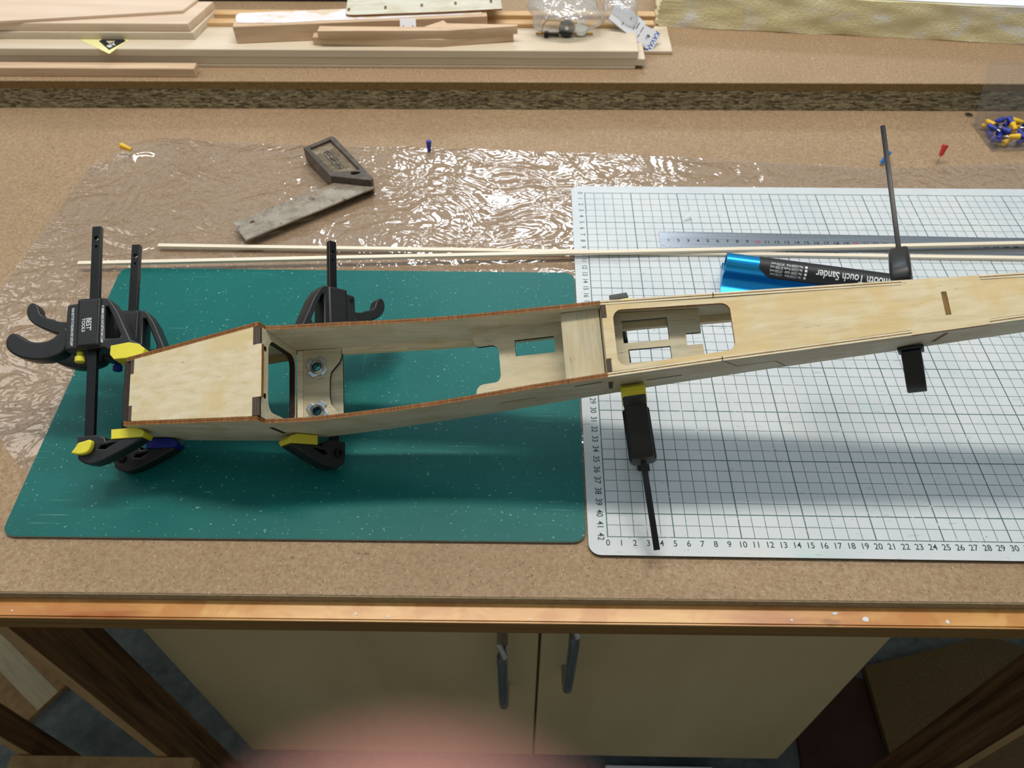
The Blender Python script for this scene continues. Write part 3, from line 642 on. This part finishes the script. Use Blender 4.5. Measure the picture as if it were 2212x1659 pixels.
# ------------------------------------------------------------------ blue sanding bar
sd = thing('sanding_bar', 'bright blue anodised sanding bar with black label, partly behind the fuselage', 'sanding tool', (.1262, .2800, .0033), math.atan2(-.0285, .1498))
prof = []
for k in range(13): a = R(-35+250*k/12); prof.append((.0098*math.cos(a), .0245+.0098*math.sin(a)))
prof += [(-.0065, .0160), (-.0062, .0110), (-.0105, .0066), (-.0235, .0045), (-.0240, .0)] 
prof = prof + [(.0240, .0), (.0235, .0045), (.0105, .0066), (.0062, .0110), (.0065, .0160)]
me = curve_me('extrusion', [prof, circ(0, .0245, .0082, 20)], .156, 0); me.transform(TR((.078, 0, 0)) @ frame((0, 0, 0), (0, 1, 0), (0, 0, 1), (1, 0, 0)))
for p in me.polygons: p.use_smooth = True
me.set_sharp_from_angle(angle=R(40))
link('extrusion', me, 'anodised', sd)
def arc_sheet(name, x0, x1, a0, a1, r, mat, parent, n=16):
    bm = bmesh.new(); rows = []
    for k in range(n+1):
        a = R(a0+(a1-a0)*k/n); rows.append([bm.verts.new((x, r*math.cos(a), .0245+r*math.sin(a))) for x in ((x0+.012*max(0, (k-n+5)/5.0) if a1 > 180 else x0), x1)])
    for p, q_ in zip(rows, rows[1:]): bm.faces.new((p[0], p[1], q_[1], q_[0]))
    return link(name, bmesh_me(name, bm, 180), mat, parent)
lb = arc_sheet('label_wrap', .030, .1555, 15, 206, .00992, 'label_black', sd)
def wrap_text(s, size, xc, ang, sx=1.0, bold=0.0, ax='LEFT', subd=False):
    """lettering bent round the handle, upside down for this camera: runs towards -x, up is towards -y"""
    me = text_me(s, size, ax, 'CENTER', sx, bold); b_ = bmesh.new(); b_.from_mesh(me); bmesh.ops.remove_doubles(b_, verts=b_.verts[:], dist=1e-7); bmesh.ops.triangulate(b_, faces=b_.faces[:])
    for k in range(-6, 7): bmesh.ops.bisect_plane(b_, geom=b_.verts[:]+b_.edges[:]+b_.faces[:], plane_co=(0, k*.0009, 0), plane_no=(0, 1, 0))
    b_.to_mesh(me); b_.free()
    for v in me.vertices:
        a = R(ang)+v.co.y/.0100
        v.co = Vector((xc-v.co.x, .01002*math.cos(a), .0245+.01002*math.sin(a)+v.co.z))
    return me
T = [wrap_text('Smooth Touch Sander', .0108, .1500, 130, .70, .00012)]
for k, s in enumerate(('No.122200 Blue    6"(150 mm)', 'No.122201 Gold   10"(250 mm)', 'No.122202 Purple 20"(500 mm)', 'No.122203 Pink   30"(750 mm)')):
    T.append(wrap_text(s, .0034, .0690, 168-k*20, .66)); me = None
    bm = bmesh.new()
    for a0, a1, in ((-.0011, .0011),):
        vs = []
        for xx, yy in ((-.0011, -.0011), (.0011, -.0011), (.0011, .0011), (-.0011, .0011)):
            a = R(168-k*20)+yy/.01; vs.append(bm.verts.new((.0722+xx, .01003*math.cos(a), .0245+.01003*math.sin(a))))
        bm.faces.new(vs)
    T.append(bmesh_me('sq', bm))
join('label_lettering', T, 'white_ink', lb)
me = wrap_text('ANDERSON', .0046, .1470, 176, .9); 
bm = bmesh.new(); rows = []
for k in range(7):
    a = R(163+26*k/6); rows.append([bm.verts.new((x, .00998*math.cos(a), .0245+.00998*math.sin(a))) for x in (.1205, .1490)])
for p, q_ in zip(rows, rows[1:]): bm.faces.new((p[0], p[1], q_[1], q_[0]))
lt = link('white_badge', bmesh_me('white_badge', bm, 180), 'white_ink', lb); link('badge_lettering', me, 'black_ink', lt)

# ------------------------------------------------------------------ try square
sq = thing('try_square', 'worn steel try square with dark cast stock lying on the film', 'try square', (0, 0, 0))
prism('blade', [[(-.3676, .3539), (-.3477, .3269), (-.2288, .4155), (-.2330, .4250), (-.2490, .4420)], circ(-.3475, .3549, .0026, 16)], .0095, .0115, 'blade', sq, .0002)
st = [(-.3157, .4767), (-.2881, .5001), (-.2841, .4990), (-.2297, .4215), (-.2310, .4170), (-.2760, .4241)]
prism('stock', [st, [(-.3085, .4765), (-.2880, .4935), (-.2460, .4360), (-.2740, .4310)], smooth_poly([(-.2560, .4310), (-.2520, .4330), (-.2440, .4320), (-.2455, .4285), (-.2530, .4260)], 1)], .0022, .0200, 'cast', sq, .0006)
rc = prism('recess_floor', [(-.3085, .4765), (-.2880, .4935), (-.2460, .4360), (-.2740, .4310)], .0060, .0165, 'cast_floor', sq)
ctr = Vector((-.2790, .4580)); ux = Vector((.0420, -.0575)).normalized(); uy = Vector((-ux.y, ux.x)); ribs = []
for k in range(-9, 10):
    for sg in (-1, 1):
        p = ctr+ux*k*.0023+uy*sg*.0085*(1 if k < 6 else .8); me = box_me('r', (-.0006, -.0032, 0), (.0006, .0032, .0005)); me.transform(TR((p.x, p.y, .0165)) @ RZ(math.atan2(ux.y, ux.x))); ribs.append(me)
join('ribs', ribs, 'cast_floor', sq)
prism('emblem_frame', [rrect(-.0200, -.0042, .0200, .0042, .003), rrect(-.0190, -.0033, .0190, .0033, .0025)], .0165, .0172, 'cast', sq, 0, None, TR((ctr.x, ctr.y, 0)) @ RZ(math.atan2(ux.y, ux.x)))
re_ = random.Random(4); emb = []
for k in range(15):
    me = box_me('e', (-.0004, -.0024, 0), (.0004, .0024, .0006)); p = ctr+ux*(k-7)*.0024; me.transform(TR((p.x, p.y, .0165)) @ RZ(math.atan2(ux.y, ux.x)+re_.choice((-.5, 0, .5, 1.2)))); emb.append(me)
join('raised_emblem', emb, 'cast', sq)
grad = []
pa, pb_ = Vector((-.3477, .3269)), Vector((-.2288, .4155)); u = (pb_-pa).normalized(); v_ = Vector((-u.y, u.x))
for k in range(2, 60):
    p = pa+u*k*.0025; me = box_me('g', (-.0001, .0004, 0), (.0001, .0040 if k % 4 == 0 else .0022, .0001)); me.transform(TR((p.x, p.y, .0115)) @ RZ(math.atan2(u.y, u.x))); grad.append(me)
join('blade_marks', grad, 'black_ink', sq)

# ------------------------------------------------------------------ pins
HEAD = {}
def pin(label, head, loc, rot=(0, 0, 0), group=None, L=.0125, r0=.0022, r1=.0035, needle=.014, lift=0.0):
    r = thing('push_pin', label, 'pin', loc, 0, group); r.rotation_euler = rot
    k = (head, L, needle)
    if k not in HEAD:
        HEAD[k] = (lathe_me('head', [(r0*.8, 0), (r0, .0004), (r1, L-.0006), (r1*.86, L)], 14), lathe_me('needle', [(.0001, -needle), (.0004, -needle+.002), (.0004, .0005)], 6))
    link('head', HEAD[k][0], head, r); link('needle', HEAD[k][1], 'zinc', r); return r
# loc is where the needle leaves the head
pin('red-headed pin stuck upright through the film edge', 'red', (.4030, .4835, .0105), (R(-22), R(14), 0), needle=.0125)
pin('dark blue headed pin in the film edge by the try square', 'pin_blue', (-.1772, .5005, .0012), (R(-6), R(2), 0), needle=.006, r1=.0032)
pin('light blue headed pin in the film edge by the thin black bar', 'pin_skyblue', (.3385, .4800, .0025), (R(-15), R(26), 0), needle=.008, r1=.0026, L=.015)
pin('yellow-headed pin lying at the corner of the plastic film', 'pin_yellow', (-.5190, .4880, .0085), (0, R(-74), R(-14)), needle=.010, L=.013)
bx = thing('pin_box', 'open clear acrylic box holding blue and yellow pins', 'pin box', (.4735, .5080, .0006), R(3))
BW, BD, BH, TK = .075, .056, .014, .0012
box('base', (0, 0, 0), (BW, BD, TK), 'acrylic', bx)
for a, b in (((0, 0, TK), (TK, BD, BH)), ((BW-TK, 0, TK), (BW, BD, BH)), ((TK, 0, TK), (BW-TK, TK, BH)), ((TK, BD-TK, TK), (BW-TK, BD, BH))): box('wall', a, b, 'acrylic', bx)
ld = prism('lid', rrect(0, 0, BW, .056, .001, 1), 0, TK, 'acrylic', bx, 0, None, TR((0, BD, BH)) @ RX(R(64)))
rp = random.Random(11)
for k in range(30):
    c = 'pin_yellow' if k % 3 == 1 else 'pin_blue'; lay = k // 15
    gx, gy = k % 5, (k // 5) % 3
    ang = rp.uniform(0, 2*math.pi); px = .010+gx*.0125+rp.uniform(-.002, .002); py = .011+gy*.0160+rp.uniform(-.002, .002)
    q_ = Matrix.Rotation(R(3), 2) @ Vector((px, py))
    pin('blue-headed pin lying in the clear box' if c == 'pin_blue' else 'yellow-headed pin lying in the clear box', c, (.4735+q_.x-math.cos(ang)*.004, .5080+q_.y-math.sin(ang)*.004, .0055+lay*.0062+rp.uniform(0, .0008)), (0, R(90+rp.uniform(-8, 4)), ang), 'blue pins in the box' if c == 'pin_blue' else 'yellow pins in the box', L=.0115, needle=.004)
sw = thing('screw_head', 'small grey countersunk screw head in the bench top beside the shelf', 'screw', (.4747, .5850, .0004))
lathe('head', [(.0045, 0), (.0045, .0004), (.0030, .0008)], 'zinc', sw, 18); box('slot', (-.0025, -.0004, .0008), (.0025, .0004, .0009), 'black_ink', sw)
bm = bmesh.new(); pts = [(0, 0, 0), (.007, .001, .0005), (.010, .004, .004), (.008, .008, .006), (.003, .004, .001)]
vs = [bm.verts.new(p) for p in pts]; cv = bm.verts.new((.0055, .0035, .003))
for i in range(5): bm.faces.new((vs[i], vs[(i+1) % 5], cv))
o = link('paper_scrap', bmesh_me('paper_scrap', bm), 'card'); o.location = (.100, .3725, .0033); tag(o, 'tiny crumpled white scrap on the gridded mat above the ruler', 'scrap')
sm = o.modifiers.new('t', 'SOLIDIFY'); sm.thickness = .0003

# ------------------------------------------------------------------ timber and parts on the shelf
def board(name, label, x0, x1, y0, y1, z0, z1, mat, cat='board', rz=0.0, piv=None, group=None, bev=.0008):
    o = link(name, box_me(name, (0, 0, 0), (x1-x0, y1-y0, z1-z0), bev), mat); o.location = (x0, y0, z0); o.rotation_euler = (0, 0, rz); return tag(o, label, cat, group)
board('beech_batten', 'low beech batten along the shelf edge in front of the lime planks', -1.05, -.4650, .598, .612, ZS, .0478, 'beech', 'batten')
board('lime_plank', 'bottom plank of the pale lime wood stack on the shelf', -1.05, .0675, .6220, .722, ZS, .0408, 'limewood', 'plank')
board('lime_plank', 'middle plank of the pale lime wood stack, jutting out furthest', -1.05, .0785, .6222, .722, .0409, .0500, 'limewood', 'plank')
board('lime_plank', 'top plank of the pale lime wood stack carrying blocks and bags', -1.05, .0692, .6215, .722, .0501, .0600, 'limewood', 'plank')
board('plywood_offcut', 'small flat plywood offcut at the end of the lime plank stack', .0815, .1168, .6590, .7241, ZS, .0410, 'limewood', 'offcut')
board('wood_strip', 'thin orange wood strip behind the paper-covered block, lying in front', -.60, .0930, .6780, .6900, .0601, .0652, 'orange_wood', 'wood strip')
board('wood_strip', 'thin orange wood strip behind the paper-covered block, lying at the back', -.60, .0960, .6975, .7100, .0601, .0670, 'orange_wood', 'wood strip')
tag(prism('lime_board', [(-1.0, .6440), (-.4722, .6444), (-.4600, .7050), (-1.0, .7050)], .0601, .0690, 'limewood', None, .0008), 'lower pale lime board of the pile resting on the planks', 'board')
tag(prism('lime_board', [(-1.0, .6460), (-.4760, .6462), (-.4605, .7050), (-1.0, .7050)], .0691, .0792, 'limewood_b', None, .0012), 'upper pale lime board of the pile resting on the planks', 'board')
tag(prism('balsa_sheet', [(-1.0, .6200), (-.7028, .6427), (-.4886, .6722), (-.4793, .7010), (-.4793, .76), (-1.0, .76)], .0793, .0830, 'limewood_b', None, .0006), 'thin pinkish wood sheet lying askew on top of the lime boards', 'sheet')
tag(board('dark_box', '', -.58, -.30, .800, .90, ZS, .070, 'black_plastic', 'box'), 'dark grey box at the back of the shelf behind the wood strips', 'box')
# yellow sticker poking out below the boards
sk = thing('sticker', 'pale yellow sticker with black diamond print poking out below the lime boards', 'sticker', (0, 0, .06005))
prism('paper', [(-.6154, .6438), (-.5659, .6085), (-.5533, .6438)], .0000, .0003, 'yellow_paper', sk)
prism('black_print', [(-.5897, .6395), (-.5691, .6172), (-.5563, .6400), (-.5600, .6437), (-.5870, .6437)], .00031, .00035, 'black_ink', sk)
me = text_me('BY', .0095, bold=.0003); me.transform(TR((-.5700, .6290, .00037)) @ RZ(R(52))); link('white_letters', me, 'white_ink', sk)
prism('grey_print', [(-.5810, .6400), (-.5745, .6330), (-.5690, .6400)], .00036, .00038, 'ply_in', sk)
# paper covered block
bl = thing('wood_block', 'long wood block with torn white paper on its top', 'block', (-.4181, .6345, .0601), math.atan2(.0092, .0934))
box('block', (0, 0, 0), (.306, .034, .0212), 'beech', bl, .0008); prism('torn_paper', [(.004, .009), (.02, .006), (.06, .0035), (.11, .0050), (.17, .0030), (.25, .005), (.30, .004), (.30, .033), (.004, .0335), (.0005, .026)], .0213, .0218, 'torn', bl)
pp = thing('slotted_panel', 'pale thin plywood panel with brown slots lying on the wood block', 'panel', (-.2848, .6576, .0830), math.atan2(.0185, .1893))
pl_ = [(0, .004), (.003, .001), (.01, 0), (.120, -.0015), (.19, 0), (.19, .06), (0, .06)]; sl = [(.0015, .0100), (.046, .0115), (.0905, .0135), (.132, .0150), (.176, .0165)]
prism('panel', [pl_]+[rrect(x, y, x+.0032, y+.0085, .0003, 1) for x, y in sl], 0, .0018, 'ply_side', pp, 0, 'brown_edge')
for x, y in sl: box('slot_tab', (x+.0002, y+.0002, .0002), (x+.003, y+.0083, .0012), 'tab_brown', pp)
hg = thing('hinge_plate', 'small white plastic plate with three holes on the front of the wood block', 'plate', mw=frame((-.2176, .6388, .0735), (1, .05, 0), (0, .62, .78), Vector((1, .05, 0)).cross(Vector((0, .62, .78)))))
prism('plate', [rrect(0, 0, .0192, .0150, .002), circ(.004, .0065, .0008, 8), circ(.0095, .0045, .0008, 8), circ(.0152, .0065, .0008, 8)], 0, .0012, 'bare_white', hg, .0002)
# bent beech strips
tag(prism('beech_strip', [(-.3237, .6322), (-.1700, .6285), (-.0815, .6436), (-.0815, .6520), (-.17, .6400), (-.3237, .6440)], .0601, .0698, 'beech', None, .0005), 'lower bent beech strip lying in front of the wood block', 'wood strip')
tag(prism('beech_strip', [(-.3150, .6275), (-.1605, .6300), (-.0764, .6421), (-.0764, .6456), (-.1613, .6484), (-.1665, .6560), (-.1889, .6392), (-.3144, .6400)], .0700, .0800, 'beech', None, .0005), 'upper bent beech strip with a raised notch, on top of the other strip', 'wood strip')
# foam block
fm_a = math.atan2(.6878-.7329, .5643-.1058)
fo = thing('foam_block', 'big yellowed foam block with white torn patches and a white top', 'foam block', (.1058, .7329, ZS), fm_a)
def foam():
    bm = bmesh.new(); bmesh.ops.create_cube(bm, size=1)
    for v in bm.verts: v.co = Vector(((v.co.x+.5)*.75, (v.co.y+.5)*.20, (v.co.z+.5)*.0455))
    bmesh.ops.subdivide_edges(bm, edges=bm.edges[:], cuts=18, use_grid_fill=True)
    rr = random.Random(5)
    for v in bm.verts:
        if v.co.y < .001: v.co.y += .0010*math.sin(v.co.x*61+1.3*math.sin(v.co.z*160))+.0006*math.sin(v.co.x*143+v.co.z*90); v.co.z += rr.uniform(0, .0010) if v.co.z < .001 else 0
        if v.co.x < .001: v.co.x += rr.uniform(-.004, .004)
    return bmesh_me('foam_body', bm)
link('foam_body', foam(), 'foam', fo); box('white_skin', (.004, .002, .0460), (.75, .2, .0470), 'foam_white', fo)
# polythene bags and their contents
def bag(name, label, c, sx, sy, sz, rz, seed):
    bm = bmesh.new(); bmesh.ops.create_icosphere(bm, subdivisions=4, radius=1); rr = random.Random(seed)
    ph = [(Vector((rr.uniform(-1, 1), rr.uniform(-1, 1), rr.uniform(-1, 1)))*rr.uniform(2, 7), rr.uniform(0, 6.3), rr.uniform(.02, .09)) for _ in range(16)]
    for v in bm.verts:
        p = v.co.copy(); k = max(abs(p.x), abs(p.y)*1.0); f = 1+sum(a*math.sin(q.dot(p)+b) for q, b, a in ph)*.6
        e = p/ max(.62, (abs(p.x)**3+abs(p.y)**3+abs(p.z)**3)**(1/3))
        v.co = Vector((e.x*sx*f, e.y*sy*f, max(0, (e.z*f*.5+.5)*sz)))
    o = link(name, bmesh_me(name, bm, 180), 'bag'); o.location = c; o.rotation_euler = (0, 0, rz); return tag(o, label, 'plastic bag')
bag('polythene_bag', 'clear polythene bag of model hardware lying on the lime planks', (-.0180, .672, .0601), .043, .028, .040, .05, 2)
bag('polythene_bag', 'clear polythene bag under the white header card beside the foam', (.0520, .690, .0601), .022, .020, .030, -.3, 9)
wh = thing('rubber_wheel', 'small black rubber wheel inside the clear bag', 'wheel', mw=frame((-.0168, .6575, .0700), (1, 0, 0), (0, .35, .94), Vector((1, 0, 0)).cross(Vector((0, .35, .94)))))
lathe('tyre', [(.0070, -.0035), (.0092, -.0028), (.0100, 0), (.0092, .0028), (.0070, .0035)], 'rubber', wh, 24); lathe('hub', [(.0022, -.0040), (.0022, .0040)], 'nylon', wh, 12)
nw = thing('nylon_wheel', 'white nylon disc inside the clear bag beside the black wheel', 'disc', mw=frame((.0010, .6585, .0690), (.9, .2, 0), (0, .35, .94), (.1, -.9, .3)))
lathe('disc', [(.0080, -.0015), (.0086, 0), (.0080, .0015)], 'nylon', nw, 20)
tag(link('brass_wire', tube_me('brass_wire', [(-.047, .655, .064), (-.046, .656, .074), (-.042, .657, .079), (-.036, .658, .0805), (-.02, .659, .078), (0, .660, .0745), (.012, .660, .0725)], .0012, 8), 'brass'), 'bent brass wire inside the clear bag', 'wire')
tag(link('brass_rod', tube_me('brass_rod', [(-.054, .660, .0625), (.016, .660, .0625)], .0014, 8), 'brass'), 'straight brass rod at the bottom of the clear bag', 'rod')
tag(link('steel_pushrod', tube_me('steel_pushrod', [(-.044, .655, .064), (-.039, .655, .064), (-.0385, .655, .0635), (-.026, .655, .0630)], [.0038, .0038, .0018, .0018], 12), 'black_steel'), 'dark connector on a steel rod in the clear bag', 'connector')
# header card
P3 = Vector((.0899, .660, .0390)); P4 = Vector((.0364, .670, .0748)); P1 = Vector((.0399, .685, .0910))
ex = (P3-P4); ey = (P1-P4); lx_, ly_ = ex.length, ey.length; ex.normalize(); ey = (ey-ex*ey.dot(ex)).normalized(); ez = ex.cross(ey)
hc = thing('header_card', 'white folded header card with blue lettering leaning beside the foam block', 'header card', mw=frame(P4, ex, ey, ez))
prism('front_leaf', [[(-.002, 0), (lx_, 0), (lx_, .024), (-.004, .026)], rrect(.050, .0085, .0545, .0155, .001, 2)], -.0004, 0, 'card', hc)
prism('back_leaf', [(0, 0), (lx_, 0), (lx_, .024), (0, .024)], -.0030, -.0026, 'card', hc)
box('fold', (lx_-.0002, 0, -.0030), (lx_+.0003, .024, 0), 'card', hc)
me = text_me('KAVAN', .0085, sx=.95, bold=.0002); me.transform(TR((lx_-.0048, .0120, .00004)) @ RZ(R(-90))); link('blue_lettering', me, 'blue_ink', hc)
box('blue_rule', (lx_-.0100, .0002, .00002), (lx_-.0095, .0040, .00006), 'blue_ink', hc); box('blue_corner', (lx_-.020, -.00005, -.0001), (lx_-.012, .0012, .00008), 'blue_ink', hc)
L = []
for x, y0, y1 in ((.041, .004, .009), (.041, .011, .019), (.034, .011, .020), (.031, .008, .0125), (.022, .015, .0195), (.016, .004, .008)):
    L.append(box_me('p', (x-.0005, y0, .00001), (x+.0005, y1, .00005)))
join('small_print', L, 'black_ink', hc)

# ------------------------------------------------------------------ photographer's fingertip in front of the lens
def cpt(x, y, z): return CAM+RIGHT*x+DOWN*y+FWD*z
bm = bmesh.new(); n = 24; rings = []
prof = [(-.0088, .0012), (-.0082, .0030), (-.0068, .0050), (-.0045, .0066), (-.001, .0076), (.004, .0080), (.012, .0078), (.018, .0074), (.0215, .0077), (.026, .0080), (.034, .0084), (.042, .0086), (.046, .0090), (.052, .0090)]
me = None
for h, r in prof:
    z = .0160+max(0, h-.02)**1.5*1.6
    rings.append([bm.verts.new(cpt(-.0022+r*.88*math.cos(2*math.pi*i/n), .0167+h, z+r*.86*math.sin(2*math.pi*i/n))) for i in range(n)])
for a_, b_ in zip(rings, rings[1:]):
    for i in range(n): bm.faces.new((a_[i], a_[(i+1) % n], b_[(i+1) % n], b_[i]))
bm.faces.new(rings[0]); bm.faces.new(rings[-1])
pf = thing('person_finger', "fingertip of the person taking the photograph, out of focus before the cupboard doors", 'finger', tuple(cpt(-.0022, .0687, .0160)))
inv = pf.matrix_basis.inverted()
me = bmesh_me('finger', bm, 180); me.transform(inv); o = link('finger', me, 'skin', pf)
nl = bmesh.new(); rows = []
for k in range(7):
    h = -.0070+.0125*k/6; r = lerp([(a, b) for a, b in prof], h)
    rows.append([nl.verts.new(cpt(-.0022+r*.88*math.cos(R(a)), .0167+h, .0160+(r*.86+.0003)*math.sin(R(a)))) for a in (50, 65, 80, 100, 115, 130)])
for a_, b_ in zip(rows, rows[1:]):
    for i in range(5): nl.faces.new((a_[i], a_[i+1], b_[i+1], b_[i]))
me = bmesh_me('fingernail', nl, 180); me.transform(inv); link('fingernail', me, 'nail', o)
